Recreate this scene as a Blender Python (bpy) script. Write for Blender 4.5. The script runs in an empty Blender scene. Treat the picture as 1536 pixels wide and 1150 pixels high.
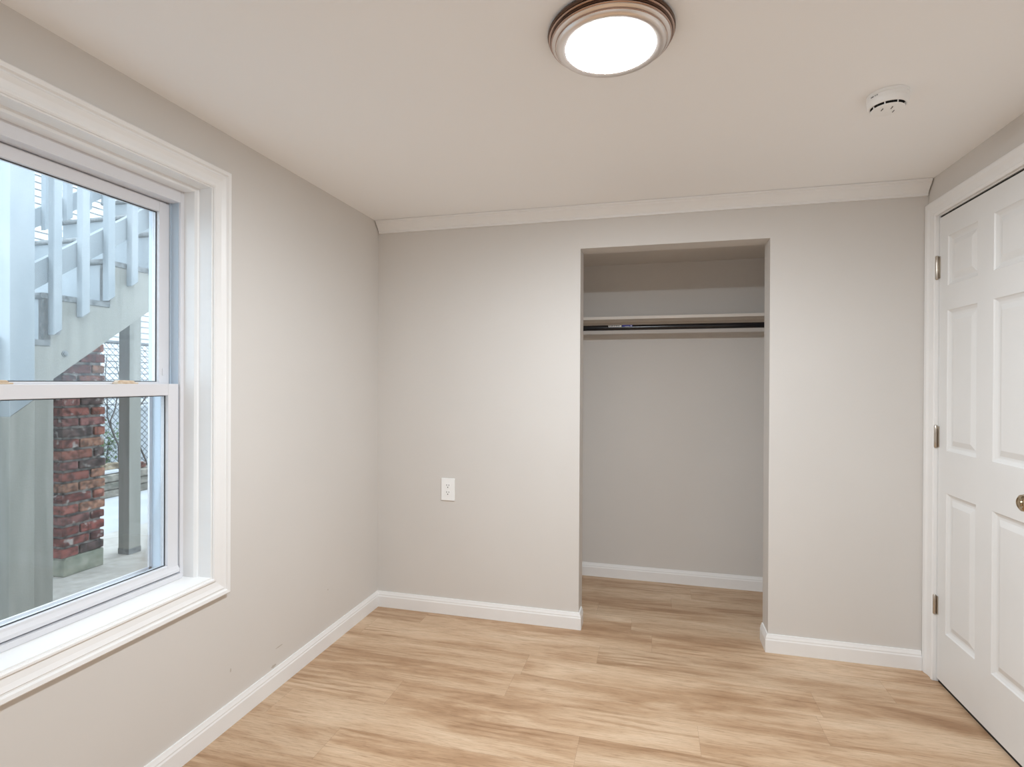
import bpy, bmesh, math, random
from mathutils import Matrix, Vector
random.seed(7)
sc = bpy.context.scene
COL = sc.collection

# ------------------------------------------------------------------ camera
FPX, YAW, PITCH, ROLL, CAM_Z = 817.728, -0.25212, -0.00312, 0.00483, 1.30826
cd = bpy.data.cameras.new('camera'); cam = bpy.data.objects.new('camera', cd); COL.objects.link(cam)
cd.sensor_fit = 'HORIZONTAL'; cd.sensor_width = 36.0; cd.lens = FPX / 1536 * 36.0; cd.clip_start = 0.02; cd.clip_end = 200
f = Vector((math.sin(YAW)*math.cos(PITCH), math.cos(YAW)*math.cos(PITCH), math.sin(PITCH)))
r = Vector((math.cos(YAW), -math.sin(YAW), 0)); u = r.cross(f)
c_, s_ = math.cos(ROLL), math.sin(ROLL)
rr, uu = r*c_ + u*s_, u*c_ - r*s_
m = Matrix((rr, uu, -f)).transposed().to_4x4(); m.translation = (0, 0, CAM_Z)
cam.matrix_world = m
sc.camera = cam
# ------------------------------------------------------------------ daylight and exposure
wd = bpy.data.worlds.new('overcast_sky'); sc.world = wd; wd.use_nodes = True
bg = wd.node_tree.nodes['Background']; bg.inputs[0].default_value = (0.77, 0.895, 1.0, 1); bg.inputs[1].default_value = 4.25
LAMP = 292.0
sc.view_settings.view_transform = 'Standard'; sc.view_settings.look = 'None'
sc.view_settings.gamma = 1.0; sc.view_settings.use_curve_mapping = False
sc.view_settings.exposure = 0.2
sc.cycles.max_bounces = 24; sc.cycles.diffuse_bounces = 16; sc.cycles.transparent_max_bounces = 24

# ------------------------------------------------------------------ room numbers
XL, XR, YB, H = -1.5494, 1.2157, 2.8848, 2.2302     # left wall, right wall, back wall, ceiling
YF = -0.45                                           # wall behind the camera
OX0, OX1, OZ = -0.372, 0.552, 2.014                  # closet opening
YB2, YC = 3.018, 3.710                               # back of that wall, closet back wall
CX0, CX1, CH = -0.66, 0.98, 2.093
DY0, DY1, DH = 2.045, 2.788, 2.043                   # door opening

# ------------------------------------------------------------------ materials
def mat(name, col=(.8, .8, .8), rough=.5, metal=0.0, spec=.5):
    m = bpy.data.materials.new(name); m.use_nodes = True
    b = m.node_tree.nodes['Principled BSDF']
    b.inputs['Base Color'].default_value = (*col, 1); b.inputs['Roughness'].default_value = rough
    b.inputs['Metallic'].default_value = metal; b.inputs['Specular IOR Level'].default_value = spec
    return m
def N(m, t, **kw):
    n = m.node_tree.nodes.new(t)
    for k, v in kw.items(): setattr(n, k, v)
    return n
def L(m, a, b): m.node_tree.links.new(a, b)
def BS(m): return m.node_tree.nodes['Principled BSDF']
def mottled(name, c0, c1, scale=(3, 3, 3), rough=.6, bump=0.0, bscale=80, detail=4, spec=.4, lo=.35, hi=.65):
    m = mat(name, c0, rough, spec=spec)
    tc = N(m, 'ShaderNodeTexCoord'); mp = N(m, 'ShaderNodeMapping'); mp.inputs['Scale'].default_value = scale
    L(m, tc.outputs['Object'], mp.inputs[0])
    n = N(m, 'ShaderNodeTexNoise'); n.inputs['Scale'].default_value = 1; n.inputs['Detail'].default_value = detail
    L(m, mp.outputs[0], n.inputs['Vector'])
    rp = N(m, 'ShaderNodeValToRGB'); rp.color_ramp.elements[0].position = lo; rp.color_ramp.elements[1].position = hi
    rp.color_ramp.elements[0].color = (*c0, 1); rp.color_ramp.elements[1].color = (*c1, 1)
    L(m, n.outputs['Fac'], rp.inputs[0]); L(m, rp.outputs[0], BS(m).inputs['Base Color'])
    if bump:
        n2 = N(m, 'ShaderNodeTexNoise'); n2.inputs['Scale'].default_value = bscale; n2.inputs['Detail'].default_value = 3
        L(m, tc.outputs['Object'], n2.inputs['Vector'])
        bp = N(m, 'ShaderNodeBump'); bp.inputs['Strength'].default_value = bump; bp.inputs['Distance'].default_value = .002
        L(m, n2.outputs['Fac'], bp.inputs['Height']); L(m, bp.outputs[0], BS(m).inputs['Normal'])
    return m

M = {}
M['wall'] = mottled('greige_wall_paint', (.655, .632, .604), (.670, .647, .619), (2, 2, 2), .55, .06, 140)
M['wall_left'] = mottled('greige_wall_paint_scuffed', (.655, .632, .604), (.670, .647, .619), (2, 2, 2), .55, .06, 140)
def scuffs(m, spots, col):
    tc = N(m, 'ShaderNodeTexCoord'); src = BS(m).inputs['Base Color'].links[0].from_socket
    nz = N(m, 'ShaderNodeTexNoise'); nz.inputs['Scale'].default_value = 160; L(m, tc.outputs['Object'], nz.inputs['Vector'])
    for (x, y, z), (sy, sz) in spots:
        sub = N(m, 'ShaderNodeVectorMath', operation='SUBTRACT'); sub.inputs[1].default_value = (x, y, z); L(m, tc.outputs['Object'], sub.inputs[0])
        mul = N(m, 'ShaderNodeVectorMath', operation='MULTIPLY'); mul.inputs[1].default_value = (0, 1/sy, 1/sz); L(m, sub.outputs[0], mul.inputs[0])
        ln = N(m, 'ShaderNodeVectorMath', operation='LENGTH'); L(m, mul.outputs[0], ln.inputs[0])
        ad = N(m, 'ShaderNodeMath', operation='ADD'); L(m, ln.outputs['Value'], ad.inputs[0]); L(m, nz.outputs['Fac'], ad.inputs[1])
        lt = N(m, 'ShaderNodeMath', operation='LESS_THAN'); lt.inputs[1].default_value = 1.15; L(m, ad.outputs[0], lt.inputs[0])
        mx = N(m, 'ShaderNodeMixRGB'); mx.inputs[2].default_value = (*col, 1)
        L(m, lt.outputs[0], mx.inputs[0]); L(m, src, mx.inputs[1]); src = mx.outputs[0]
    L(m, src, BS(m).inputs['Base Color'])
scuffs(M['wall_left'], [((0, 1.985, .098), (.022, .009)), ((0, 1.741, .205), (.005, .012)), ((0, 2.383, .276), (.005, .007)), ((0, 2.02, .165), (.035, .004))], (.50, .46, .41))
M['ceiling'] = mottled('ceiling_paint', (.925, .932, .938), (.935, .942, .948), (1.5, 1.5, 1.5), .7, .04, 60)
M['trim'] = mottled('white_trim_paint', (.83, .83, .825), (.85, .85, .845), (6, 6, 6), .35, .03, 60)
M['vinyl'] = mat('white_vinyl', (.70, .70, .725), .35)
M['door'] = mottled('white_door_paint', (.745, .75, .745), (.765, .77, .765), (4, 4, 4), .38, .03, 90)
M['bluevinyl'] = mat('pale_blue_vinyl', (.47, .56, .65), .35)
M['gasket'] = mat('dark_gasket', (.05, .055, .06), .6)
M['tan'] = mottled('tan_lock_finish', (.55, .40, .26), (.72, .62, .50), (60, 60, 60), .5)
M['plastic'] = mat('white_plastic', (.90, .91, .91), .35)
M['seam'] = mat('plank_seam', (.10, .06, .035), .8)
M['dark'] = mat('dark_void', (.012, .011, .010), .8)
M['nickel'] = mat('brushed_nickel', (.80, .74, .70), .36, 1.0)
M['copper'] = mat('copper_edge', (.50, .36, .30), .22, 1.0)
M['bronze'] = mat('dark_bronze', (.13, .085, .065), .25, 1.0)
M['black'] = mat('black_rod_finish', (.008, .008, .011), .22)
M['hinge'] = mat('satin_nickel', (.55, .50, .44), .3, 1.0)
M['brass'] = mat('antique_brass', (.45, .36, .24), .22, 1.0)
M['ink'] = mat('printed_ink', (.03, .03, .035), .6)
M['blue'] = mat('blue_label_print', (.06, .07, .35), .5)
M['paper'] = mat('white_label_paper', (.85, .84, .82), .6)
M['shelf'] = mottled('white_shelf_paint', (.72, .68, .63), (.75, .71, .66), (5, 5, 5), .5)
M['stairwhite'] = mottled('pale_stair_paint', (0.248, 0.283, 0.306), (0.306, 0.338, 0.359), (9, 9, 3), .6, .2, 120)
M['stairgrey'] = mottled('grey_stair_paint', (0.245, 0.248, 0.224), (0.299, 0.299, 0.272), (26, 26, 2.0), .65, .35, 110)
M['treadgrey'] = mottled('worn_tread_paint', (0.117, 0.127, 0.130), (0.245, 0.259, 0.264), (50, 50, 50), .7, .3, 120)
M['worn'] = mottled('worn_end_and_gap_shade', (0.060, 0.064, 0.064), (0.150, 0.153, 0.150), (70, 70, 40), .8, .4, 120)  # worn riser ends; also colours the painted shade strip between the stair posts
M['concrete'] = mottled('patio_concrete', (0.354, 0.333, 0.299), (0.449, 0.428, 0.394), (16, 16, 16), .85, .3, 160, 8)
M['slab'] = mottled('pale_paving', (0.351, 0.373, 0.394), (0.426, 0.437, 0.448), (3, 3, 3), .8, .2, 90, 8)
M['foot'] = mottled('mossy_footing', (0.150, 0.170, 0.129), (0.299, 0.306, 0.252), (13, 13, 13), .9, .5, 90, 8)
M['stone'] = mottled('weathered_stone', (0.082, 0.082, 0.068), (0.245, 0.224, 0.190), (14, 14, 18), .9, .5, 60, 8)
M['siding'] = mat('white_siding', (0.435, 0.452, 0.462), .6)
M['vfence'] = mat('white_fence_vinyl', (0.381, 0.415, 0.442), .5)
M['galv'] = mat('galvanised_wire', (0.075, 0.082, 0.088), .6, .0)
M['bark'] = mottled('dry_vine_bark', (0.041, 0.034, 0.031), (0.088, 0.075, 0.068), (40, 40, 40), .9)
M['leaf'] = mottled('green_leaf', (0.068, 0.129, 0.034), (0.150, 0.231, 0.082), (20, 20, 20), .6)
M['hglass'] = mat('house_window_glass', (.30, .36, .42), .08)
M['exterior'] = mottled('outside_wall', (.60, .60, .58), (.66, .66, .64), (4, 4, 4), .8)

# brick colours come from a colour attribute on every brick
mb = mat('old_brick', (.4, .15, .1), .9, spec=.2); M['brick'] = mb
at = N(mb, 'ShaderNodeAttribute', attribute_name='tint'); tc = N(mb, 'ShaderNodeTexCoord')
nz = N(mb, 'ShaderNodeTexNoise'); nz.inputs['Scale'].default_value = 28; nz.inputs['Detail'].default_value = 7
L(mb, tc.outputs['Object'], nz.inputs['Vector'])
rp = N(mb, 'ShaderNodeValToRGB'); e = rp.color_ramp.elements
e[0].position = .36; e[0].color = (.22, .20, .21, 1); e[1].position = .60; e[1].color = (1.25, 1.22, 1.2, 1)
mx = N(mb, 'ShaderNodeMixRGB', blend_type='MULTIPLY'); mx.inputs[0].default_value = .85
L(mb, nz.outputs['Fac'], rp.inputs[0]); L(mb, at.outputs['Color'], mx.inputs[1]); L(mb, rp.outputs[0], mx.inputs[2])
nz2 = N(mb, 'ShaderNodeTexNoise'); nz2.inputs['Scale'].default_value = 17; nz2.inputs['Detail'].default_value = 5
L(mb, tc.outputs['Object'], nz2.inputs['Vector'])
rp2 = N(mb, 'ShaderNodeValToRGB'); rp2.color_ramp.elements[0].position = .60; rp2.color_ramp.elements[1].position = .70
L(mb, nz2.outputs['Fac'], rp2.inputs[0])
mx2 = N(mb, 'ShaderNodeMixRGB'); mx2.inputs[2].default_value = (.34, .32, .30, 1)
L(mb, rp2.outputs[0], mx2.inputs[0]); L(mb, mx.outputs[0], mx2.inputs[1]); L(mb, mx2.outputs[0], BS(mb).inputs['Base Color'])
bp = N(mb, 'ShaderNodeBump'); bp.inputs['Strength'].default_value = .6; bp.inputs['Distance'].default_value = .006
L(mb, nz.outputs['Fac'], bp.inputs['Height']); L(mb, bp.outputs[0], BS(mb).inputs['Normal'])

# oak planks
mf = mat('light_oak_planks', (.5, .4, .3), .42, spec=.35); M['floor'] = mf
at = N(mf, 'ShaderNodeAttribute', attribute_name='plank'); tc = N(mf, 'ShaderNodeTexCoord')
sep = N(mf, 'ShaderNodeSeparateColor'); L(mf, at.outputs['Color'], sep.inputs[0])
off = N(mf, 'ShaderNodeVectorMath', operation='SCALE'); L(mf, at.outputs['Color'], off.inputs[0]); off.inputs['Scale'].default_value = 43.0
add = N(mf, 'ShaderNodeVectorMath', operation='ADD'); L(mf, tc.outputs['Object'], add.inputs[0]); L(mf, off.outputs[0], add.inputs[1])
def stretched(scale, detail, rough=.55, dist=0.0):
    mp = N(mf, 'ShaderNodeMapping'); mp.inputs['Scale'].default_value = scale; L(mf, add.outputs[0], mp.inputs[0])
    n = N(mf, 'ShaderNodeTexNoise'); n.inputs['Scale'].default_value = 1; n.inputs['Detail'].default_value = detail
    n.inputs['Roughness'].default_value = rough; n.inputs['Distortion'].default_value = dist
    L(mf, mp.outputs[0], n.inputs['Vector']); return n
def ramp(src, stops):
    rp = N(mf, 'ShaderNodeValToRGB'); el = rp.color_ramp.elements
    while len(el) < len(stops): el.new(.5)
    for k, (p, c) in enumerate(stops): el[k].position = p; el[k].color = (*c, 1)
    L(mf, src, rp.inputs[0]); return rp
def across(scale, detail, dist=0.0):        # runs through neighbouring planks
    mp = N(mf, 'ShaderNodeMapping'); mp.inputs['Scale'].default_value = scale; L(mf, tc.outputs['Object'], mp.inputs[0])
    n = N(mf, 'ShaderNodeTexNoise'); n.inputs['Scale'].default_value = 1; n.inputs['Detail'].default_value = detail; n.inputs['Distortion'].default_value = dist
    L(mf, mp.outputs[0], n.inputs['Vector']); return n
def mixf(a, b, t):
    q = N(mf, 'ShaderNodeMix', data_type='FLOAT'); q.inputs[0].default_value = t; L(mf, a, q.inputs[2]); L(mf, b, q.inputs[3]); return q.outputs[0]
broad = stretched((1.3, 8, 1), 5, .6, 1.2)
wide = across((.8, 5.0, 1), 3, .5)
base = ramp(mixf(broad.outputs['Fac'], wide.outputs['Fac'], .5), [(.33, (.325, .185, .098)), (.45, (.475, .312, .190)), (.54, (.585, .420, .280)), (.66, (.675, .520, .372))])
grain = stretched((14, 210, 1), 7, .75, .4)
gr = ramp(grain.outputs['Fac'], [(.32, (.60, .53, .46)), (.48, (.95, .94, .93)), (.68, (1.12, 1.12, 1.12))])
mul = N(mf, 'ShaderNodeMixRGB', blend_type='MULTIPLY'); mul.inputs[0].default_value = .85
L(mf, base.outputs[0], mul.inputs[1]); L(mf, gr.outputs[0], mul.inputs[2])
streak = stretched((3.2, 42, 1), 6, .65, 1.4)
st = ramp(streak.outputs['Fac'], [(.28, (.50, .40, .32)), (.40, (.95, .94, .93)), (.62, (1, 1, 1))])
mul2 = N(mf, 'ShaderNodeMixRGB', blend_type='MULTIPLY'); mul2.inputs[0].default_value = .55
L(mf, mul.outputs[0], mul2.inputs[1]); L(mf, st.outputs[0], mul2.inputs[2])
# cathedral figure: bent rings showing only in patches
mpw = N(mf, 'ShaderNodeMapping'); mpw.inputs['Scale'].default_value = (2.2, 16, 1); L(mf, add.outputs[0], mpw.inputs[0])
wv = N(mf, 'ShaderNodeTexWave'); wv.wave_type = 'RINGS'; wv.inputs['Scale'].default_value = .55; wv.inputs['Distortion'].default_value = 9; wv.inputs['Detail'].default_value = 4; wv.inputs['Detail Scale'].default_value = 1.4
L(mf, mpw.outputs[0], wv.inputs['Vector'])
wr = ramp(wv.outputs['Fac'], [(.10, (.70, .62, .54)), (.55, (1.0, 1.0, 1.0))])
pat = stretched((1.6, 6, 1), 2, .5, .3); pr = ramp(pat.outputs['Fac'], [(.50, (0, 0, 0)), (.68, (.75, .75, .75))])
mulw = N(mf, 'ShaderNodeMixRGB', blend_type='MULTIPLY')
L(mf, pr.outputs[0], mulw.inputs[0]); L(mf, mul2.outputs[0], mulw.inputs[1]); L(mf, wr.outputs[0], mulw.inputs[2])
tone = ramp(sep.outputs[0], [(0.0, (.955, .95, .945)), (1.0, (1.04, 1.04, 1.04))])
mul3 = N(mf, 'ShaderNodeMixRGB', blend_type='MULTIPLY'); mul3.inputs[0].default_value = 1
L(mf, mulw.outputs[0], mul3.inputs[1]); L(mf, tone.outputs[0], mul3.inputs[2])
L(mf, mul3.outputs[0], BS(mf).inputs['Base Color'])
bp = N(mf, 'ShaderNodeBump'); bp.inputs['Strength'].default_value = .12; bp.inputs['Distance'].default_value = .001
L(mf, grain.outputs['Fac'], bp.inputs['Height']); L(mf, bp.outputs[0], BS(mf).inputs['Normal'])

def glass(name, tint, dirt, dirtcol=(.8, .88, .92)):
    m = bpy.data.materials.new(name); m.use_nodes = True; nt = m.node_tree; nt.nodes.clear()
    out = N(m, 'ShaderNodeOutputMaterial'); tr = N(m, 'ShaderNodeBsdfTransparent'); tr.inputs[0].default_value = (*tint, 1)
    gl = N(m, 'ShaderNodeBsdfGlossy'); gl.inputs['Roughness'].default_value = .02
    fr = N(m, 'ShaderNodeFresnel'); fr.inputs[0].default_value = 1.45
    half = N(m, 'ShaderNodeMath', operation='MULTIPLY'); half.inputs[1].default_value = .45; L(m, fr.outputs[0], half.inputs[0])
    m1 = N(m, 'ShaderNodeMixShader'); L(m, half.outputs[0], m1.inputs[0]); L(m, tr.outputs[0], m1.inputs[1]); L(m, gl.outputs[0], m1.inputs[2])
    tl = N(m, 'ShaderNodeBsdfTranslucent'); tl.inputs[0].default_value = (*dirtcol, 1)
    m2 = N(m, 'ShaderNodeMixShader'); m2.inputs[0].default_value = dirt
    L(m, m1.outputs[0], m2.inputs[1]); L(m, tl.outputs[0], m2.inputs[2]); L(m, m2.outputs[0], out.inputs[0])
    return m
M['pane_hazy'] = glass('hazy_glass', (.985, .995, 1.0), .05)
M['pane'] = glass('clear_glass', (.98, .99, .99), .012)
ms = bpy.data.materials.new('insect_screen_mesh'); ms.use_nodes = True; ms.node_tree.nodes.clear(); M['screen'] = ms
o_ = N(ms, 'ShaderNodeOutputMaterial'); t_ = N(ms, 'ShaderNodeBsdfTransparent'); d_ = N(ms, 'ShaderNodeBsdfDiffuse'); d_.inputs[0].default_value = (.06, .06, .06, 1)
x_ = N(ms, 'ShaderNodeMixShader'); x_.inputs[0].default_value = .07
L(ms, t_.outputs[0], x_.inputs[1]); L(ms, d_.outputs[0], x_.inputs[2]); L(ms, x_.outputs[0], o_.inputs[0])
ml = bpy.data.materials.new('lit_lamp_lens'); ml.use_nodes = True; ml.node_tree.nodes.clear(); M['lens'] = ml
o_ = N(ml, 'ShaderNodeOutputMaterial'); em = N(ml, 'ShaderNodeEmission'); em.inputs[0].default_value = (.875, .945, 1.0, 1); em.inputs[1].default_value = LAMP
L(ml, em.outputs[0], o_.inputs[0])

# ------------------------------------------------------------------ mesh helpers
class MB:
    def __init__(s): s.v = []; s.f = []; s.mi = []; s.col = []; s.cur = None; s.m = 0
    def vert(s, p): s.v.append(tuple(p)); return len(s.v) - 1
    def face(s, idx): s.f.append(tuple(idx)); s.mi.append(s.m); s.col.append(s.cur)
    def quad(s, *pts): s.face([s.vert(p) for p in pts])
    def box(s, x0, x1, y0, y1, z0, z1):
        i = [s.vert(p) for p in ((x0,y0,z0),(x1,y0,z0),(x1,y1,z0),(x0,y1,z0),(x0,y0,z1),(x1,y0,z1),(x1,y1,z1),(x0,y1,z1))]
        for q in ((0,3,2,1),(4,5,6,7),(0,1,5,4),(1,2,6,5),(2,3,7,6),(3,0,4,7)): s.face([i[k] for k in q])
        return s
    def prism(s, pts, fn, d0, d1):
        """a 2-D outline pushed from d0 to d1; fn(a, b, d) -> point"""
        A = [s.vert(fn(a, b, d0)) for a, b in pts]; B = [s.vert(fn(a, b, d1)) for a, b in pts]; n = len(pts)
        s.face(A[::-1]); s.face(B)
        for k in range(n): s.face((A[k], A[(k+1) % n], B[(k+1) % n], B[k]))
        return s
    def frame(s, fn, a0, a1, b0, b1, prof, closed=True):
        """moulding with mitred corners round a rectangle; prof = [(out, height)], fn(a, b, h) -> point"""
        cs = [(a0,b0,-1,-1),(a0,b1,-1,1),(a1,b1,1,1),(a1,b0,1,-1)]
        rows = []
        for k, (a, b, da, db) in enumerate(cs):
            if not closed and k in (0, 3): db = 0
            rows.append([s.vert(fn(a + da*o, b + db*o, h)) for o, h in prof])
        n = len(prof); last = 4 if closed else 3
        for k in range(last):
            R0, R1 = rows[k], rows[(k+1) % 4]
            for j in range(n): s.face((R0[j], R0[(j+1) % n], R1[(j+1) % n], R1[j]))
        if not closed: s.face(rows[0][::-1]); s.face(rows[3])
        return s
    def lathe(s, prof, c, n=64, axis='z', cap0=False, cap1=False):
        rows = []
        for rad, h in prof:
            row = []
            for k in range(n):
                t = 2*math.pi*k/n; a, b = rad*math.cos(t), rad*math.sin(t)
                p = (c[0]+a, c[1]+b, c[2]+h) if axis == 'z' else ((c[0]+h, c[1]+a, c[2]+b) if axis == 'x' else (c[0]+a, c[1]+h, c[2]+b))
                row.append(s.vert(p))
            rows.append(row)
        for i in range(len(rows)-1):
            for k in range(n): s.face((rows[i][k], rows[i][(k+1) % n], rows[i+1][(k+1) % n], rows[i+1][k]))
        if cap0: s.face(rows[0][::-1])
        if cap1: s.face(rows[-1])
        return s
    def tube(s, pts, rad, n=6):
        pts = [Vector(p) for p in pts]; rows = []
        for i, p in enumerate(pts):
            d = (pts[min(i+1, len(pts)-1)] - pts[max(i-1, 0)]).normalized()
            a = d.cross(Vector((.31, .11, .94))).normalized(); b = d.cross(a)
            R = rad[i] if isinstance(rad, (list, tuple)) else rad
            rows.append([s.vert(p + a*R*math.cos(2*math.pi*k/n) + b*R*math.sin(2*math.pi*k/n)) for k in range(n)])
        for i in range(len(rows)-1):
            for k in range(n): s.face((rows[i][k], rows[i][(k+1) % n], rows[i+1][(k+1) % n], rows[i+1][k]))
        s.face(rows[0][::-1]); s.face(rows[-1]); return s
    def build(s, name, material, parent=None, bevel=0, smooth=False, attr=None, loc=None, seg=2):
        org = Vector(loc) if loc is not None else (Vector(parent['_o']) if parent is not None else Vector((0, 0, 0)))
        me = bpy.data.meshes.new(name)
        me.from_pydata([tuple(Vector(p) - org) for p in s.v], [], s.f)
        mats = material if isinstance(material, (list, tuple)) else [material]
        for k in mats: me.materials.append(M[k])
        for p, i in zip(me.polygons, s.mi): p.material_index = i
        if attr:
            ca = me.color_attributes.new(attr, 'FLOAT_COLOR', 'CORNER')
            for p, c in zip(me.polygons, s.col):
                for li in p.loop_indices: ca.data[li].color = (*(c or (0, 0, 0)), 1)
        bm = bmesh.new(); bm.from_mesh(me)
        bmesh.ops.recalc_face_normals(bm, faces=bm.faces)
        if bevel: bmesh.ops.bevel(bm, geom=list(bm.edges), offset=bevel, segments=seg, profile=.6, affect='EDGES', clamp_overlap=True)
        bm.to_mesh(me); bm.free()
        o = bpy.data.objects.new(name, me); COL.objects.link(o)
        if smooth:
            for p in me.polygons: p.use_smooth = True
            try: me.set_sharp_from_angle(angle=math.radians(35))
            except Exception: pass
        if parent is not None: o.parent = parent
        if parent is None: o.location = org
        o['_o'] = tuple(org)
        return o
def tag(o, label, cat=None, group=None, kind=None):
    o['label'] = label
    if cat: o['category'] = cat
    if group: o['group'] = group
    if kind: o['kind'] = kind
    return o
def empty(name, loc, label, cat, group=None, kind=None):
    o = bpy.data.objects.new(name, None); COL.objects.link(o); o.location = loc; o['_o'] = tuple(loc); o.empty_display_size = .1
    return tag(o, label, cat, group, kind)
def struct(o, label, cat): return tag(o, label, cat, kind='structure')
def box(*a): return MB().box(*a)

# ------------------------------------------------------------------ shell
PW = .18; rows = {}
def jt(yc, x): rows[round((yc - 2.19) / PW)] = x
jt(2.19, -.59); jt(2.01, .173); jt(1.83, -.253); jt(2.55, -.245); jt(2.73, .004); jt(3.27, .116); jt(3.09, -.30)
fl = MB(); rnd = random.Random(11)
for k in range(-17, 9):
    ya, yb = 2.19 + k*PW, 2.19 + (k+1)*PW
    y0, y1 = max(ya, YF), min(yb, YC)
    if y1 - y0 < .01: continue
    j = rows.get(k, rnd.uniform(-.6, .6))
    x = j - 1.22*2
    while x < XR + .2:
        xa, xb = x, x + 1.22; x = xb
        lim0, lim1 = (XL, XR + .05) if y0 < YB else (CX0 - .02, CX1 + .02)
        xa, xb = max(xa, lim0), min(xb, lim1)
        cc = (rnd.random(), rnd.random(), rnd.random())
        if xb - xa < .01: continue
        g = .0002; fl.cur = cc; fl.m = 0
        fl.quad((xa+g, y0+g, 0), (xb-g, y0+g, 0), (xb-g, y1-g, 0), (xa+g, y1-g, 0))
fl.m = 1; fl.cur = (0, 0, 0); fl.box(XL - .02, XR + .2, YF, YC + .05, -.12, -.0015)
struct(fl.build('floor', ['floor', 'seam'], attr='plank'), 'light oak plank floor running into the closet', 'floor')
struct(box(XL - .02, XR + .02, YF, YB + .001, H, H + .12).build('ceiling', 'ceiling'), 'smooth off-white painted ceiling', 'ceiling')

# left wall with the window hole
WY0, WY1, WZ0, WZ1 = .828, 1.638, .593, 2.003         # inner faces of the window lining
XO = -1.80
wl = MB(); a, b_, c, d = WY0 - .012, WY1 + .012, WZ0 - .012, WZ1 + .012
wl.box(XO, XL, YF, a, -.1, H + .12).box(XO, XL, b_, YC + .1, -.1, H + .12).box(XO, XL, a, b_, -.1, c).box(XO, XL, a, b_, d, H + .12)
struct(wl.build('wall_left', 'wall_left'), 'greige wall holding the window', 'wall')
# back wall with the closet opening
wb = MB()
wb.box(XL, OX0, YB, YB2, 0, H + .1).box(OX1, XR + .12, YB, YB2, 0, H + .1).box(OX0, OX1, YB, YB2, OZ, H + .1)
struct(wb.build('wall_back', 'wall'), 'greige wall with the open closet doorway', 'wall')
wc = MB()
wc.box(CX0 - .1, CX1 + .1, YC, YC + .1, 0, CH + .14).box(CX0 - .1, CX0, YB2, YC, 0, CH + .14).box(CX1, CX1 + .1, YB2, YC, 0, CH + .14)
struct(wc.build('wall_closet', 'wall'), 'greige side and back walls inside the closet', 'wall')
struct(box(CX0, CX1, YB2, YC, CH, CH + .12).build('ceiling_closet', 'wall'), 'greige ceiling inside the closet', 'ceiling')
# right wall with the door hole
wr = MB(); a, b_, d = DY0 - .022, DY1 + .022, DH + .024
wr.box(XR, XR + .12, YF, a, 0, H + .1).box(XR, XR + .12, b_, YB, 0, H + .1).box(XR, XR + .12, a, b_, d, H + .1)
struct(wr.build('wall_right', 'wall'), 'greige wall holding the white door', 'wall')
struct(box(XR + .125, XR + .2, 1.7, 3.0, 0, H).build('wall_hall', 'dark'), 'dark hall wall behind the shut door', 'wall')  # near-black colour stands in for the darkness behind the shut door
struct(box(XL, XR, YF - .1, YF, 0, H + .1).build('wall_front', 'trim'), 'unseen wall facing the closet, whitened to bounce light', 'wall')  # unseen wall, made white and set close to bounce light onto the ceiling

# baseboards: outline (out from wall, height)
BP = [(0, 0), (.014, 0), (.014, .060), (.0115, .066), (.0115, .071), (.008, .080), (.006, .087), (0, .087)]
def base_x(mb_, x0, x1, y, m0=0, m1=0):     # along x on a wall facing -y, m = mitre at the ends
    A = [mb_.vert((x0 + m0*o, y - o, z)) for o, z in BP]; B = [mb_.vert((x1 + m1*o, y - o, z)) for o, z in BP]
    n = len(BP); mb_.face(A[::-1]); mb_.face(B)
    for k in range(n): mb_.face((A[k], A[(k+1) % n], B[(k+1) % n], B[k]))
def base_y(mb_, y0, y1, x, s, m0=0, m1=0):  # along y on a wall facing s*x
    A = [mb_.vert((x + s*o, y0 + m0*o, z)) for o, z in BP]; B = [mb_.vert((x + s*o, y1 + m1*o, z)) for o, z in BP]
    n = len(BP); mb_.face(A[::-1]); mb_.face(B)
    for k in range(n): mb_.face((A[k], A[(k+1) % n], B[(k+1) % n], B[k]))
q = MB(); base_y(q, YF, YB, XL, 1, 0, -1); struct(q.build('baseboard_left', 'trim'), 'white baseboard below the window', 'baseboard')
q = MB(); base_x(q, XL, OX0, YB, 1, 1); base_y(q, YB, YB + .085, OX0, 1, -1, 0)
struct(q.build('baseboard_back', 'trim'), 'white baseboard below the outlet', 'baseboard')
q = MB(); base_x(q, OX1, XR - .019, YB, -1, 0); base_y(q, YB, YB + .125, OX1, -1, -1, 0)
struct(q.build('baseboard_right', 'trim'), 'white baseboard between closet and door', 'baseboard')
q = MB(); base_x(q, CX0, CX1, YC); struct(q.build('baseboard_closet', 'trim'), 'white baseboard along the closet back', 'baseboard')
# crown moulding on the back wall: (out, down from ceiling)
CP = [(0, .0015), (.054, .0015), (.052, .010), (.046, .014), (.044, .020), (.032, .031), (.020, .045), (.016, .052), (.013, .054), (.012, .066), (0, .066)]
q = MB(); q.prism(CP, lambda o, dn, x: (x, YB - o, H - dn), XL + .006, XR - .006)
struct(q.build('trim_1', 'trim'), 'white crown moulding above the closet', 'moulding')

# ------------------------------------------------------------------ window
win = empty('window_1', (XL, 1.233, WZ0), 'white double-hung window looking onto outdoor stairs', 'window', kind='structure')
fx = lambda y, z, h: (XL + h, y, z)
CAS = [(.005, 0), (.005, .010), (.009, .0135), (.015, .0135), (.018, .0085), (.022, .0085), (.038, .0115), (.052, .0175), (.055, .0145), (.060, .0145), (.064, .021), (.075, .0225), (.079, .019), (.081, .0)]
MB().frame(fx, WY0, WY1, WZ0, WZ1, CAS).build('window_casing', 'trim', win)
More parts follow.
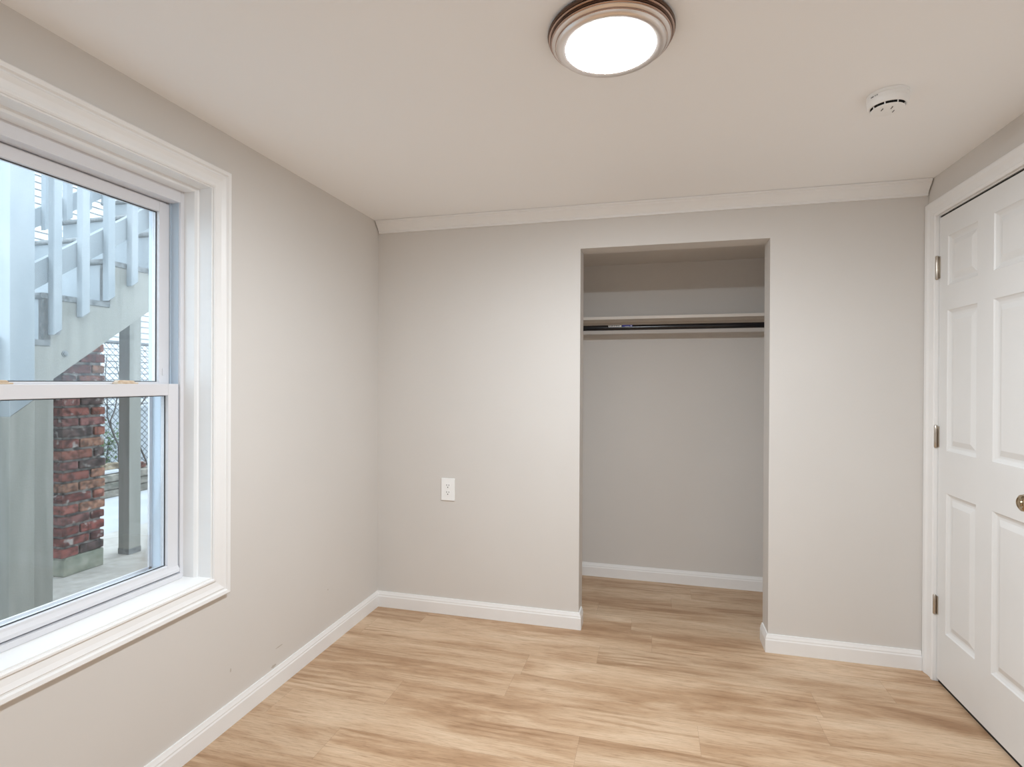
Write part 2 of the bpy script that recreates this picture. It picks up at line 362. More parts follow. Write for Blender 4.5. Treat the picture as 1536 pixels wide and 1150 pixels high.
# lining boards of the opening, back to the vinyl frame
XV = -1.655
lin = MB()
lin.box(XO, XL + .004, WY0 - .012, WY0, WZ0, WZ1).box(XO, XL + .004, WY1, WY1 + .012, WZ0, WZ1)
lin.box(XO, XL + .004, WY0 - .012, WY1 + .012, WZ1, WZ1 + .012)
lin.build('window_lining', 'trim', win)
box(XO, XL + .006, WY0 - .012, WY1 + .012, WZ0 - .012, WZ0).build('window_stool', 'trim', win)
# wooden stop round head and sides
stp = MB()
SP = [(-.0, -.050), (-.0, -.108), (-.012, -.108), (-.012, -.060), (-.006, -.052)]
stp.frame(fx, WY0, WY1, WZ0 + .0005, WZ1, SP, closed=False)
stp.build('window_stop', 'trim', win)
# vinyl main frame
VY0, VY1, VZ0, VZ1 = WY0 + .026, WY1 - .026, WZ0 + .018, WZ1 - .054
vf = MB()
vf.box(-1.795, XV, WY0 + .0005, VY0, WZ0 + .0005, WZ1 - .0005).box(-1.795, XV, VY1, WY1 - .0005, WZ0 + .0005, WZ1 - .0005)
vf.box(-1.795, XV, VY0 + .0002, VY1 - .0002, VZ1, WZ1 - .0005)
vf.box(-1.795, XV + .010, VY0 + .0002, VY1 - .0002, WZ0 + .0005, VZ0)
vf.build('window_frame', 'vinyl', win, bevel=.0008, seg=1)
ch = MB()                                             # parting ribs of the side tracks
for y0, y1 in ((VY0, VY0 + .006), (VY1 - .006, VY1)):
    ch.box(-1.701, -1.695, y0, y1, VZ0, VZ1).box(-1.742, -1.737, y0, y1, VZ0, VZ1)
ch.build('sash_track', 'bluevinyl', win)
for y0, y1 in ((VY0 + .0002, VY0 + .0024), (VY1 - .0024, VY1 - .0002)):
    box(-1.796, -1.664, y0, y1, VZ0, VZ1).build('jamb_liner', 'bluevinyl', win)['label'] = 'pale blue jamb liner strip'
def sash(name, xf, z0, z1, wb_, wt, glassmat, wside=.044):
    """xf = room-side face of the sash"""
    y0, y1 = VY0 + .003, VY1 - .003; t = .034
    s = MB()
    s.box(xf - t, xf, y0, y0 + wside, z0, z1).box(xf - t, xf, y1 - wside, y1, z0, z1)
    s.box(xf - t, xf, y0 + wside, y1 - wside, z0, z0 + wb_).box(xf - t, xf, y0 + wside, y1 - wside, z1 - wt, z1)
    o = s.build(name, 'vinyl', win, bevel=.0015, seg=1)
    gy0, gy1, gz0, gz1 = y0 + wside, y1 - wside, z0 + wb_, z1 - wt
    g = MB()
    g.frame(lambda y, z, h: (h, y, z), gy0, gy1, gz0, gz1, [(0.0005, xf - .0125), (0.0005, xf - .0155), (-.003, xf - .0155), (-.003, xf - .0135)], True)
    g.build('glazing_gasket', 'gasket', o)
    box(xf - .020, xf - .016, gy0 - .003, gy1 + .003, gz0 - .003, gz1 + .003).build('pane', glassmat, o)
    return o
lower = sash('lower_sash', -1.660, VZ0 + .004, 1.295, .034, .041, 'pane', .043)
upper = sash('upper_sash', -1.7015, 1.262, VZ1 - .003, .040, .038, 'pane_hazy', .042)
MB().prism([(-1.660, .617), (-1.652, .617), (-1.652, .628), (-1.660, .640)], lambda x, z, y: (x, y, z), VY0 + .004, VY1 - .004).build('lift_rail', 'vinyl', lower)
for yc in (1.418, 1.050):
    k = MB(); k.box(-1.690, -1.664, yc - .036, yc + .036, 1.295, 1.300)
    k.prism([(yc - .036, 1.300), (yc + .030, 1.300), (yc + .022, 1.306), (yc - .012, 1.3075), (yc - .030, 1.307)], lambda y, z, x: (x, y, z), -1.686, -1.668)
    k.build('sash_lock', 'tan', lower, bevel=.001, seg=1)
k = MB(); k.box(-1.7015, -1.699, 1.578, 1.586, 1.325, 1.350); k.build('tilt_latch', 'vinyl', upper, bevel=.0008)
sb = MB()
sb.box(-1.786, -1.778, VY0, VY0 + .014, VZ0, 1.275).box(-1.786, -1.778, VY1 - .014, VY1, VZ0, 1.275).box(-1.786, -1.778, VY0, VY1, VZ0, VZ0 + .014).box(-1.786, -1.778, VY0, VY1, 1.262, 1.275)
sbo = sb.build('screen_frame', 'vinyl', win)
box(-1.7825, -1.7815, VY0 + .014, VY1 - .014, VZ0 + .014, 1.262).build('insect_screen', 'screen', sbo)

# ------------------------------------------------------------------ door
door = empty('door_1', (XR, DY1, 0), 'white six-panel door shut beside the closet wall', 'door', kind='structure')
fd = lambda y, z, h: (XR - h, y, z)
DC = [(.002, 0), (.002, .012), (.008, .015), (.014, .0145), (.018, .011), (.040, .013), (.052, .0175), (.066, .0180), (.0725, .015), (.0725, 0)]
DCs = [(o*1.30 if o > .002 else o, h) for o, h in DC]
cs = MB()
# hinge-side leg, head, far leg with mitred corners (side legs are wider than the head)
y0, y1, z1 = DY0, DY1, DH + .002
rowsd = [[cs.vert(fd(y0 - o2, 0.001, h)) for (o, h), (o2, _) in zip(DC, DCs)], [cs.vert(fd(y0 - o2, z1 + o, h)) for (o, h), (o2, _) in zip(DC, DCs)],
         [cs.vert(fd(y1 + o2, z1 + o, h)) for (o, h), (o2, _) in zip(DC, DCs)], [cs.vert(fd(y1 + o2, 0.001, h)) for (o, h), (o2, _) in zip(DC, DCs)]]
n = len(DC)
for k in range(3):
    for j in range(n): cs.face((rowsd[k][j], rowsd[k][(j+1) % n], rowsd[k+1][(j+1) % n], rowsd[k+1][j]))
cs.face(rowsd[0][::-1]); cs.face(rowsd[3])
cs.build('door_casing', 'trim', door)
jb = MB()
jb.box(XR + .0005, XR + .12, DY0 - .021, DY0, 0.001, DH).box(XR + .0005, XR + .12, DY1, DY1 + .021, 0.001, DH).box(XR + .0005, XR + .12, DY0 - .021, DY1 + .021, DH, DH + .023)
jb.box(XR + .045, XR + .057, DY0, DY0 + .012, 0.001, DH).box(XR + .045, XR + .057, DY1 - .012, DY1, 0.001, DH).box(XR + .045, XR + .057, DY0, DY1, DH - .012, DH)
jb.build('door_jamb', 'trim', door)
LX, LY0, LY1, LZ0, LZ1 = XR + .002, DY0 + .003, DY1 - .003, .017, DH - .009
ys = [LY0, LY0 + .085, 2.1715, 2.393, 2.494, 2.7155, LY1]; ys[1] = 2.1715 - .0; ys = [LY0, 2.1715, 2.393, 2.496, 2.7175, LY1]
zs = [LZ0, .238, .840, 1.022, 1.623, 1.728, 1.940, LZ1]
lf = MB()
def pnt(y, z, dpt): return (LX + dpt, y, z)
for i in range(5):
    for j in range(7):
        a0, a1, b0, b1 = ys[i], ys[i+1], zs[j], zs[j+1]
        if i in (1, 3) and j in (1, 3, 5):
            if i == 1: a0 = 2.393 - .2215
            rings = [(0, 0), (.004, .0045), (.013, .0095), (.017, .0105), (.024, .0105), (.044, .0030), (.047, .0022)]
            prev = None
            for ins, dp in rings:
                row = [lf.vert(pnt(a0+ins, b0+ins, dp)), lf.vert(pnt(a1-ins, b0+ins, dp)), lf.vert(pnt(a1-ins, b1-ins, dp)), lf.vert(pnt(a0+ins, b1-ins, dp))]
                if prev:
                    for k in range(4): lf.face((prev[k], prev[(k+1) % 4], row[(k+1) % 4], row[k]))
                prev = row
            lf.face(prev)
        else:
            lf.quad(pnt(a0,b0,0), pnt(a1,b0,0), pnt(a1,b1,0), pnt(a0,b1,0))
T = .036
lf.quad(pnt(LY0,LZ0,T), pnt(LY1,LZ0,T), pnt(LY1,LZ1,T), pnt(LY0,LZ1,T))
lf.quad(pnt(LY0,LZ0,0), pnt(LY0,LZ0,T), pnt(LY0,LZ1,T), pnt(LY0,LZ1,0)); lf.quad(pnt(LY1,LZ0,0), pnt(LY1,LZ0,T), pnt(LY1,LZ1,T), pnt(LY1,LZ1,0))
lf.quad(pnt(LY0,LZ0,0), pnt(LY1,LZ0,0), pnt(LY1,LZ0,T), pnt(LY0,LZ0,T)); lf.quad(pnt(LY0,LZ1,0), pnt(LY1,LZ1,0), pnt(LY1,LZ1,T), pnt(LY0,LZ1,T))
leaf = lf.build('door_leaf', 'door', door)
box(XR + .006, XR + .030, LY0, LY1, LZ1 + .0005, DH - .0005).build('head_gap_shade', 'dark', door)  # near-black filler paints the shade in the gap above the door
box(XR + .008, XR + .030, LY0, LY1, .0015, LZ0 - .0005).build('foot_gap_shade', 'dark', door)  # near-black filler paints the shade in the gap under the door
for zc, hh in ((1.818, .049), (1.077, .047), (.338, .040)):
    h = MB(); yk = DY1 + .0015
    h.lathe([(.0, -hh - .004), (.0045, -hh - .003), (.0065, -hh), (.0065, -hh*.36), (.0058, -hh*.35), (.0058, -hh*.33), (.0065, -hh*.32), (.0065, hh*.32), (.0058, hh*.33), (.0058, hh*.35), (.0065, hh*.36), (.0065, hh), (.0045, hh + .003), (0, hh + .004)], (XR - .0068, yk, zc), 16)
    h.box(XR - .0035, XR - .0005, yk + .004, yk + .015, zc - hh*.97, zc + hh*.97)
    h.box(XR - .0015, XR + .0015, yk - .014, yk - .003, zc - hh*.97, zc + hh*.97)
    ho = h.build('hinge', 'hinge', door, smooth=True); ho['label'] = 'satin nickel hinge'
kn = MB(); KY, KZ = 2.112, .925
kn.lathe([(.0, -.002), (.032, -.002), (.033, -.006), (.029, -.010), (.016, -.013), (.012, -.018), (.0115, -.030), (.018, -.036), (.026, -.044), (.0285, -.054), (.026, -.063), (.019, -.068), (.016, -.0665), (.011, -.0665), (.009, -.069), (0, -.070)], (XR + .002, KY, KZ), 32, 'x')
ko = kn.build('door_knob', 'brass', door, smooth=True); ko['label'] = 'antique brass door knob'

# ------------------------------------------------------------------ ceiling light
LC = (-.112, 1.456)
lamp = empty('ceiling_light', (LC[0], LC[1], H), 'round flush ceiling light with ringed metal trim, switched on', 'ceiling light')
c3 = (LC[0], LC[1], H)
MB().lathe([(.05, -.0005), (.155, -.0005), (.1625, -.003), (.1652, -.009), (.1640, -.0135), (.1605, -.0150), (.1565, -.0152)], c3, 96).build('backplate', 'bronze', lamp, smooth=True)['label'] = 'dark bronze outer ring'
MB().lathe([(.1600, -.0148), (.1622, -.0160), (.1624, -.0178), (.1605, -.0190), (.1575, -.0190)], c3, 96).build('bead_ring', 'copper', lamp, smooth=True)
MB().lathe([(.1580, -.0188), (.1585, -.0235), (.1555, -.0245), (.1530, -.0245)], c3, 96).build('groove_ring', 'bronze', lamp, smooth=True)
MB().lathe([(.1548, -.0242), (.1566, -.0256), (.1566, -.0274), (.1548, -.0284), (.1530, -.0284)], c3, 96).build('bead_ring', 'copper', lamp, smooth=True)
MB().lathe([(.1535, -.0280), (.1532, -.0300), (.1500, -.0325), (.1435, -.0340)], c3, 96).build('slope_ring', 'nickel', lamp, smooth=True)
MB().lathe([(.1440, -.0336), (.1452, -.0350), (.1448, -.0366), (.1430, -.0372)], c3, 96).build('bead_ring', 'copper', lamp, smooth=True)
MB().lathe([(.1436, -.0368), (.1415, -.0405), (.1375, -.0440), (.1310, -.0452), (.1215, -.0452), (.1170, -.0438), (.1163, -.0420), (.1163, -.036)], c3, 96).build('trim_ring', 'nickel', lamp, smooth=True)
MB().lathe([(.1164, -.0390), (.108, -.0425), (.095, -.0455), (.075, -.0487), (.050, -.0513), (.025, -.0527), (.0001, -.0532)], c3, 128).build('lens', 'lens', lamp, smooth=True)['label'] = 'glowing white lens'

# ------------------------------------------------------------------ smoke detector
SX, SY = .722, 1.985
sm = empty('smoke_detector', (SX, SY, H), 'round white smoke detector on the ceiling', 'smoke detector')
c3 = (SX, SY, H)
MB().lathe([(.02, -.0005), (.058, -.0005), (.058, -.009), (.0565, -.010)], c3, 64).build('mounting_base', 'plastic', sm, smooth=True)
bd = MB().lathe([(.050, -.0095), (.0575, -.0105), (.0575, -.021), (.0570, -.0215), (.0570, -.0225), (.0575, -.023), (.0560, -.036), (.0530, -.040), (.0490, -.0408), (.0470, -.0395)], c3, 64).build('housing', 'plastic', sm, smooth=True)
MB().lathe([(.0475, -.0395), (.040, -.0400), (.038, -.047)], c3, 48).build('sensor_chamber', 'dark', sm)
MB().lathe([(.0385, -.0465), (.0455, -.0465), (.0465, -.0480), (.0450, -.0495), (.02, -.0520), (.0001, -.0524)], c3, 48).build('cover', 'plastic', sm, smooth=True)
for k in range(8):
    t = 2*math.pi*(k + .35)/8; cx_, cy_ = math.cos(t), math.sin(t)
    MB().tube([(SX + cx_*.0455, SY + cy_*.0455, H - .0385), (SX + cx_*.0445, SY + cy_*.0445, H - .048)], .0018, 6).build('grille_rib', 'plastic', sm)
mk = MB()
for t0, t1, z0 in ((-160, -149, -.0150), (-147, -142, -.0145), (-141, -136, -.0145)):
    for k in range(3):
        a, b_ = math.radians(t0 + (t1-t0)*k/3 + .4), math.radians(t0 + (t1-t0)*(k+1)/3 - .4); R = .0578
        mk.quad(*[(SX + R*math.cos(t), SY + R*math.sin(t), H + z) for t, z in ((a, z0 - .0022), (b_, z0 - .0022), (b_, z0 + .0014), (a, z0 + .0014))])
mk.build('printed_mark', 'ink', bd)
for dx, dy in ((-.020, -.012), (.004, -.020), (.018, .006)):
    box(SX + dx - .001, SX + dx + .001, SY + dy - .007, SY + dy + .007, H - .0532, H - .0505).build('sounder_slot', 'gasket', sm)

# ------------------------------------------------------------------ outlet
ol = empty('wall_outlet', (-1.111, YB, .701), 'white duplex wall outlet low on the wall', 'outlet')
PX, PZ = -1.111, .701
pl = MB(); pl.prism([(-.040, -.0625), (.040, -.0625), (.040, .0625), (-.040, .0625)], lambda a, b, d: (PX + a*(1 - d*3), YB - .0005 - d, PZ + b*(1 - d*2)), 0, .0065)
pl.build('cover_plate', 'plastic', ol, bevel=.0012)
for dz in (.0195, -.0195):
    rc = MB(); pts = []
    for k in range(24):
        t = 2*math.pi*k/24; pts.append((.0165*math.cos(t), max(-.0135, min(.0135, .0165*math.sin(t)))))
    rc.prism(pts, lambda a, b, d: (PX + a, YB - d, PZ + dz + b), .0065, .0085)
    ro = rc.build('receptacle', 'plastic', ol)
    sl = MB(); sl.box(PX - .0078, PX - .0052, YB - .0088, YB - .0080, PZ + dz + .001, PZ + dz + .0095).box(PX + .0052, PX + .0078, YB - .0088, YB - .0080, PZ + dz + .002, PZ + dz + .0090)
    sl.lathe([(.0001, -.0088), (.0030, -.0088), (.0030, -.0080)], (PX, YB, PZ + dz - .0065), 12, 'y')
    sl.build('slot', 'ink', ro)
MB().lathe([(.0001, -.0082), (.0028, -.0078), (.003, -.0065)], (PX, YB, PZ), 12, 'y').build('screw', 'plastic', ol)

# ------------------------------------------------------------------ closet shelf and rod
sh = empty('closet_shelf', (.16, 3.6, 1.706), 'white painted shelf across the top of the closet', 'shelf')
box(CX0 + .001, CX1 - .001, 3.506, YC - .001, 1.706, 1.7245).build('shelf_board', 'shelf', sh, bevel=.0015)
for x0, x1 in ((CX0 + .0005, CX0 + .019), (CX1 - .019, CX1 - .0005)):
    box(x0, x1, 3.512, YC - .001, 1.625, 1.7055).build('side_cleat', 'shelf', sh, bevel=.001)
rod = empty('closet_rod', (.16, 3.54, 1.6565), 'black hanging rod with a sticker under the closet shelf', 'closet rod')
RY, RZ, RR = 3.540, 1.6565, .0170
MB().lathe([(RR, CX0 + .021), (RR, CX1 - .021)], (0, RY, RZ), 32, 'x', True, True).build('tube', 'black', rod, smooth=True)
for xa, s in ((CX0 + .0195, 1), (CX1 - .0195, -1)):
    MB().lathe([(.001, xa), (.030, xa), (.030, xa + s*.003), (.020, xa + s*.004), (.020, xa + s*.018), (.0167, xa + s*.018)], (0, RY, RZ), 32, 'x').build('flange', 'black', rod, smooth=True)
def band(mb_, x0, x1, t0, t1, R):
    n = 6
    for k in range(n):
        a, b_ = math.radians(t0 + (t1-t0)*k/n), math.radians(t0 + (t1-t0)*(k+1)/n)
        mb_.quad(*[(x, RY - R*math.cos(t), RZ + R*math.sin(t)) for x, t in ((x0, a), (x1, a), (x1, b_), (x0, b_))])
st_ = MB(); band(st_, -.274, -.192, 12, 62, RR + .0004); so = st_.build('sticker', 'paper', rod); so['label'] = 'white paper sticker'
st_ = MB(); band(st_, -.188, -.124, 14, 66, RR + .0004); so2 = st_.build('sticker', 'blue', rod); so2['label'] = 'blue printed sticker'
tx = MB(); x = -.270
for w in (.008, .006, .009, .003, .007, .004, .008, .005, .007):
    band(tx, x, x + w*.75, 24, 48, RR + .0008); x += w + .0012
tx.build('printed_mark', 'ink', so)
tx = MB(); band(tx, -.136, -.128, 20, 40, RR + .0008); band(tx, -.172, -.142, 18, 24, RR + .0008); tx.build('printed_mark', 'paper', so2)

# ------------------------------------------------------------------ outside: ground
G = .085
struct(box(-4.20, XO - .002, -3, 9, G - .3, G).build('ground_patio', 'concrete'), 'rough beige concrete patio under the outdoor stairs', 'ground')
struct(box(-16, -4.203, -6, 16, G - .35, G - .012).build('ground_yard', 'slab'), 'pale paved yard beyond the patio', 'ground')

# ------------------------------------------------------------------ outside: staircase
XS, XE = -2.85, -4.00
RISE, RUN, NY, NZ = .228, .302, 1.970, 1.728          # nosing of one visible step
stair = empty('staircase', (XS, 0, G), 'pale painted wooden outdoor staircase climbing past the window', 'staircase')
K0, K1 = -6, 5
def side(x0, x1):
    s = MB(); pts = []
    bot = lambda y: 1.299 + .757*(y - 2.015)
    yend = NY + RUN*(K1 + 1) + .04
    ybot = 2.015 + (G - 1.299)/.757
    pts.append((NY + RUN*K0 + .045, G)); 
    for k in range(K0, K1 + 1):
        pts.append((NY + RUN*k + .045, NZ + RISE*k - .029)); pts.append((NY + RUN*(k+1) + .045, NZ + RISE*k - .029))
    pts.append((NY + RUN*(K1+1) + .045, bot(NY + RUN*(K1+1) + .045))); pts.append((ybot, G))
    # split into convex slices so the stepped outline fills cleanly
    cuts = sorted({p[0] for p in pts} | {ybot})
    def top(ym):
        k = math.floor((ym - NY - .045)/RUN); return NZ + RISE*min(k, K1) - .029
    for a, b_ in zip(cuts[:-1], cuts[1:]):
        t = top((a + b_)/2); za, zb = max(G, bot(a)), max(G, bot(b_))
        s.prism([(a, za), (b_, zb), (b_, t), (a, t)], lambda y, z, x: (x, y, z), x0, x1)
    return s
side(XS - .04, XS).build('stringer', 'stairgrey', stair)
side(XE + .02, XE + .06).build('stringer', 'stairgrey', stair)
for k in range(K0, K1 + 1):
    y0, z = NY + RUN*k, NZ + RISE*k
    t = MB(); pr = [(y0 + RUN + .045, z - .028), (y0 + RUN + .045, z), (y0 + .012, z)]
    for a in range(7): an = math.pi/2 + math.pi*a/6; pr.append((y0 + .014 + .014*math.cos(an), z - .014 + .014*math.sin(an)))
    pr.append((y0 + .014, z - .028))
    t.prism(pr, lambda y, zz, x: (x, y, zz), XE, XS + .004); t.build('tread', 'treadgrey', stair)
    box(XE + .021, XS + .002, y0 + .020, y0 + .044, z - RISE, z - .029).build('riser', 'stairwhite', stair)
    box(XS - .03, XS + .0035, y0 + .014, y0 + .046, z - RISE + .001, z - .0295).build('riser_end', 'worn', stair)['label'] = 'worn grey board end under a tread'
slope = RISE/RUN
rail_z = lambda y: 1.864 + slope*(y - 1.95)
def sloped(mb_, y0, y1, zlo, zhi, x0, x1):
    mb_.prism([(y0, rail_z(y0) + zlo), (y1, rail_z(y1) + zlo), (y1, rail_z(y1) + zhi), (y0, rail_z(y0) + zhi)], lambda y, z, x: (x, y, z), x0, x1); return mb_
ytop = NY + RUN*(K1 + 1)
for xa, xb in ((XS - .036, XS + .002), (XE + .002, XE + .040)):
    sloped(MB(), 1.90, ytop, -.125, 0, xa, xb).build('bottom_rail', 'stairwhite', stair)
    sloped(MB(), 1.85, ytop, .68, .77, xa - .01, xb + .01).build('handrail', 'stairwhite', stair)
BZ = lambda y: 1.522 + .752*(y - 2.002)
for i in range(9):
    y0 = 2.002 + .1362*i; w = .040
    MB().prism([(y0, BZ(y0)), (y0 + w, BZ(y0 + w)), (y0 + w, rail_z(y0 + w) + .68), (y0, rail_z(y0) + .68)], lambda y, z, x: (x, y, z), XS + .003, XS + .043).build('baluster', 'stairwhite', stair, bevel=.003, seg=1)
    ya = y0 + .06
    MB().prism([(ya, rail_z(ya) - .16), (ya + w, rail_z(ya + w) - .16), (ya + w, rail_z(ya + w) + .68), (ya, rail_z(ya) + .68)], lambda y, z, x: (x, y, z), XE + .041, XE + .080).build('baluster', 'stairwhite', stair)
nz0 = lambda y: 1.212 + .75*(y - 1.901)
MB().prism([(1.803, nz0(1.803)), (1.906, nz0(1.906)), (1.906, 2.78), (1.803, 2.78)], lambda y, z, x: (x, y, z), -2.884, -2.788).build('newel_post', 'stairwhite', stair, bevel=.002, seg=1)
MB().prism([(1.803, G), (1.906, G), (1.906, nz0(1.906)), (1.803, nz0(1.803))], lambda y, z, x: (x, y, z), -2.884, -2.789).build('support_post', 'stairgrey', stair, bevel=.002, seg=1)
box(-2.985, -2.892, 1.968, 2.063, G, 1.315).build('support_post', 'stairgrey', stair, bevel=.002, seg=1)
box(-2.985, -2.905, 1.935, 1.967, G, 1.30).build('gap_shade_strip', 'worn', stair)['label'] = 'dark strip painted as the shaded gap between the posts'  # dark filler painting the shadowed crack between the two posts
for (y, z) in ((2.085, 1.437), (2.047, 1.545)):
    MB().lathe([(.016, .0005), (.016, .003), (.010, .004), (.009, .008), (.0001, .009)], (XS, y, z), 16, 'x').build('bolt', 'treadgrey', stair, smooth=True)

# ------------------------------------------------------------------ outside: free post, pillar
pp = empty('porch_post', (-3.59, 3.07, G), 'square grey wooden post standing right of the brick pillar', 'post')
box(-3.635, -3.540, 3.022, 3.114, G + .002, 1.97).build('shaft', 'stairgrey', pp, bevel=.003, seg=1)
box(-3.636, -3.539, 3.021, 3.115, G, G + .04).build('post_foot', 'treadgrey', pp)

pil = empty('brick_pillar', (-3.70, 2.67, G), 'old red brick pillar under the outdoor stairs', 'pillar', kind='thing')
px0, px1, py0, py1 = -3.815, -3.512, 2.556, 2.826
ft = MB(); ft.prism([(py0 + .01, G), (py1 - .004, G), (py1 - .002, G + .115), (py0 + .03, G + .118), (py0 + .012, G + .10)], lambda y, z, x: (x, y, z), px0, px1 - .004)
ft.build('footing', 'foot', pil, bevel=.008)
br = MB(); rb_ = random.Random(5)
pal = [(0.189, 0.059, 0.049), (0.154, 0.049, 0.042), (0.238, 0.095, 0.070), (0.119, 0.042, 0.038), (0.203, 0.073, 0.059), (0.252, 0.133, 0.091), (0.091, 0.063, 0.059), (0.182, 0.084, 0.077)]
zc = G + .118; course = 0
br.cur = (.17, .16, .15); br.box(px0 + .016, px1 - .016, py0 + .016, py1 - .016, zc, 1.62)
while zc < 1.60:
    hgt = .052 + rb_.uniform(-.003, .003)
    cut = py0 + ((.105 if course % 2 == 0 else .185) + rb_.uniform(-.012, .012))
    for (a, b_) in ((py0, cut - .006), (cut + .006, py1)):
        j = lambda s=.004: rb_.uniform(-s, s)
        col = rb_.choice(pal); kf = rb_.uniform(.75, 1.15); br.cur = tuple(min(1, q_*kf) for q_ in col)
        br.box(px1 - .115 + j(), px1 + j(), a + j(), b_ + j(), zc + j(.0015), zc + hgt + j(.0015))
    for (a, b_) in ((px0, px0 + .17), (px0 + .182, px1 - .118)):
        col = rb_.choice(pal); br.cur = col
        if b_ - a > .02:
            br.box(a, b_, py0 + j(), py0 + .1, zc, zc + hgt); br.box(a, b_, py1 - .1, py1 + j(), zc, zc + hgt)
    zc += hgt + .0155; course += 1
bo_ = br.build('brickwork', 'brick', pil, attr='tint', bevel=.009, seg=2)

# ------------------------------------------------------------------ outside: low wall, fences, plants, neighbour's house
lw = empty('garden_wall', (-5.6, 5.2, G - .012), 'low dark stone garden wall below the chain-link fence', 'wall', kind='thing')
s = MB(); rs = random.Random(3); z = G - .012
for c in range(3):
    y = 3.2 - rs.uniform(0, .2); hgt = .082
    while y < 8:
        w = rs.uniform(.22, .42); s.box(-5.75 + rs.uniform(-.01, .01), -5.50 + rs.uniform(-.012, .012), y + .006, y + w - .006, z, z + hgt - .006); y += w
    z += hgt
s.build('stonework', 'stone', lw, bevel=.008, seg=1)
box(-5.78, -5.52, 3.2, 4.66, z + .001, z + .024).build('coping', 'slab', lw, bevel=.004)
for (xb, yb, zb, cc, lab) in ((-5.68, 4.63, z + .0245, (.24, .20, .14), 'loose mossy brick lying on the pale coping of the garden wall'), (-5.64, 4.88, z + .0005, (.16, .07, .055), 'loose dark red brick lying on the garden wall right of the grey post')):
    k = MB(); k.cur = cc; k.box(xb - .05, xb + .05, yb - .1, yb + .1, zb, zb + .06)
    tag(k.build('loose_brick', 'brick', attr='tint', bevel=.006, loc=(xb, yb, zb)), lab, 'brick', 'loose bricks on the garden wall')

FX, FY0, FY1, FZ0, FZ1 = -6.05, 2.6, 8.6, .16, 1.745
fe = empty('chain_link_fence', (FX, 5, G), 'galvanised chain-link fence beyond the low garden wall', 'fence')
w = MB(); pitch = .075; hh = FZ1 - FZ0
for fam in (1, -1):
    y = FY0 - hh
    while y < FY1 + hh:
        a, b_ = (y, FZ0), (y + hh, FZ1)
        pts = [(y, FZ0), (y + hh, FZ1)] if fam > 0 else [(y, FZ1), (y + hh, FZ0)]
        (ya, za), (yb, zb) = pts
        if ya < FY0: t = (FY0 - ya)/(yb - ya); za = za + (zb - za)*t; ya = FY0
        if yb > FY1: t = (FY1 - ya)/(yb - ya); zb = za + (zb - za)*t; yb = FY1
        if yb - ya > .01: w.tube([(FX + fam*.003, ya, za), (FX + fam*.003, yb, zb)], .0034, 4)
        y += pitch
w.build('wire_mesh', 'galv', fe)
MB().tube([(FX, FY0, FZ1), (FX, FY1, FZ1)], .021, 12).build('top_rail', 'galv', fe, smooth=True)
MB().tube([(FX + .008, FY0, 1.52), (FX + .008, FY1, 1.52)], .004, 6).build('tension_wire', 'galv', fe)
for y in (2.6, 4.42, 7.0, 8.6): MB().tube([(FX - .03, y, G - .012), (FX - .03, y, FZ1 + .03)], .024, 12).build('fence_post', 'galv', fe, smooth=True)

vfz = empty('picket_fence', (-6.75, 6, G), 'white board fence behind the chain-link fence', 'fence')
for i in range(34):
    y0 = 3 + i*.19; box(-6.76, -6.735, y0 + .004, y0 + .186, G - .012, .90).build('board', 'vfence', vfz)
box(-6.80, -6.715, 3, 9.46, .90, .955).build('top_rail', 'vfence', vfz)

hs = empty('house', (-9.6, 6, G), 'white sided neighbouring house beyond the fences', 'house')
s = MB(); z = G - .012; n = 0
while z < 6.4:
    s.prism([(-9.49, z + .014), (-9.52, z + .112), (-9.56, z + .112), (-9.56, z + .014)], lambda x, zz, y: (x, y, zz), -4, 14); z += .112
s.box(-9.9, -9.545, -4, 14, G - .012, z)
s.build('siding', 'siding', hs)
for (yw, zw) in ((5.0, 3.5), (8.6, 3.2)):
    wf = MB().frame(lambda y, zz, h: (-9.50 + h, y, zz), yw - .4, yw + .4, zw, zw + 1.3, [(0, 0), (0, .05), (.10, .05), (.10, 0)]).build('window', 'siding', hs)
    box(-9.51, -9.49, yw - .4, yw + .4, zw, zw + 1.3).build('pane', 'hglass', wf)

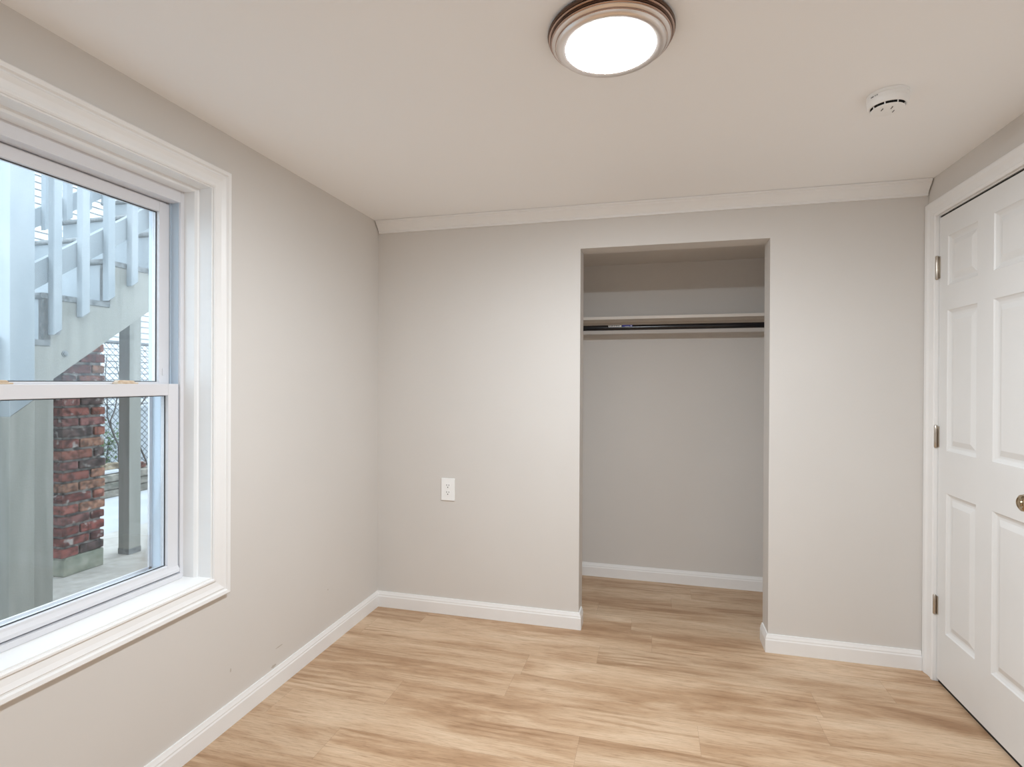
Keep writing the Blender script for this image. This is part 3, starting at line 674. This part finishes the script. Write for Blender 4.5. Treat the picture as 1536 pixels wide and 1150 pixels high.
vn = MB(); X = FX + .022
vn.tube([(X, 5.016, .14), (X, 5.016, .35), (X + .006, 5.010, .54), (X, 4.970, .635), (X + .008, 4.914, .76), (X, 4.876, .89), (X + .006, 4.868, 1.09), (X, 4.85, 1.35), (X, 4.87, 1.6)], [.011, .010, .010, .009, .008, .007, .006, .005, .003], 8)
vn.tube([(X, 4.950, .68), (X + .008, 4.912, .79), (X + .012, 4.908, .85), (X + .006, 4.962, .96), (X, 4.988, 1.07), (X, 5.03, 1.3), (X, 4.98, 1.5)], [.008, .008, .007, .006, .006, .005, .003], 8)
vn.tube([(X, 4.90, .97), (X, 4.80, 1.12), (X, 4.92, 1.22), (X, 4.80, 1.34), (X, 4.86, 1.5)], [.005, .005, .004, .004, .003], 8)
vn.tube([(X, 5.016, .30), (X, 5.19, .26), (X, 5.367, .25)], [.008, .008, .008], 8)
vn.tube([(X, 5.375, .24), (X + .004, 5.367, .315), (X, 5.267, .54), (X, 5.22, .75), (X, 5.284, .99), (X, 5.383, 1.126), (X, 5.42, 1.4)], [.010, .010, .009, .008, .007, .006, .004], 8)
tag(vn.build('vine', 'bark', loc=(X, 5, .16), smooth=True), 'bare dark vine climbing the chain-link fence', 'vine')
shb = empty('shrub', (-6.35, 4.95, G), 'small green shrub behind the chain-link fence', 'shrub')
lv = MB(); rl = random.Random(9)
for k in range(520):
    p = Vector((-6.35 + rl.gauss(0, .08), 5.13 + rl.gauss(0, .085), .52 + rl.gauss(0, .15)))
    if p.z < G + .05 or p.x > FX - .06 or p.x < -6.7: continue
    d = Vector((rl.gauss(0, 1), rl.gauss(0, 1), rl.gauss(0, .7))).normalized(); a = d.cross(Vector((0, 0, 1))).normalized(); l = rl.uniform(.03, .055)
    lv.quad(p, p + d*l*.5 + a*l*.3, p + d*l, p + d*l*.5 - a*l*.3)
lv.build('foliage', 'leaf', shb)
MB().tube([(-6.35, 5.12, G - .012), (-6.35, 5.13, .35), (-6.34, 5.15, .6)], [.012, .010, .005], 6).build('stem', 'bark', shb)

for o in COL.objects:
    if '_o' in o.keys(): del o['_o']
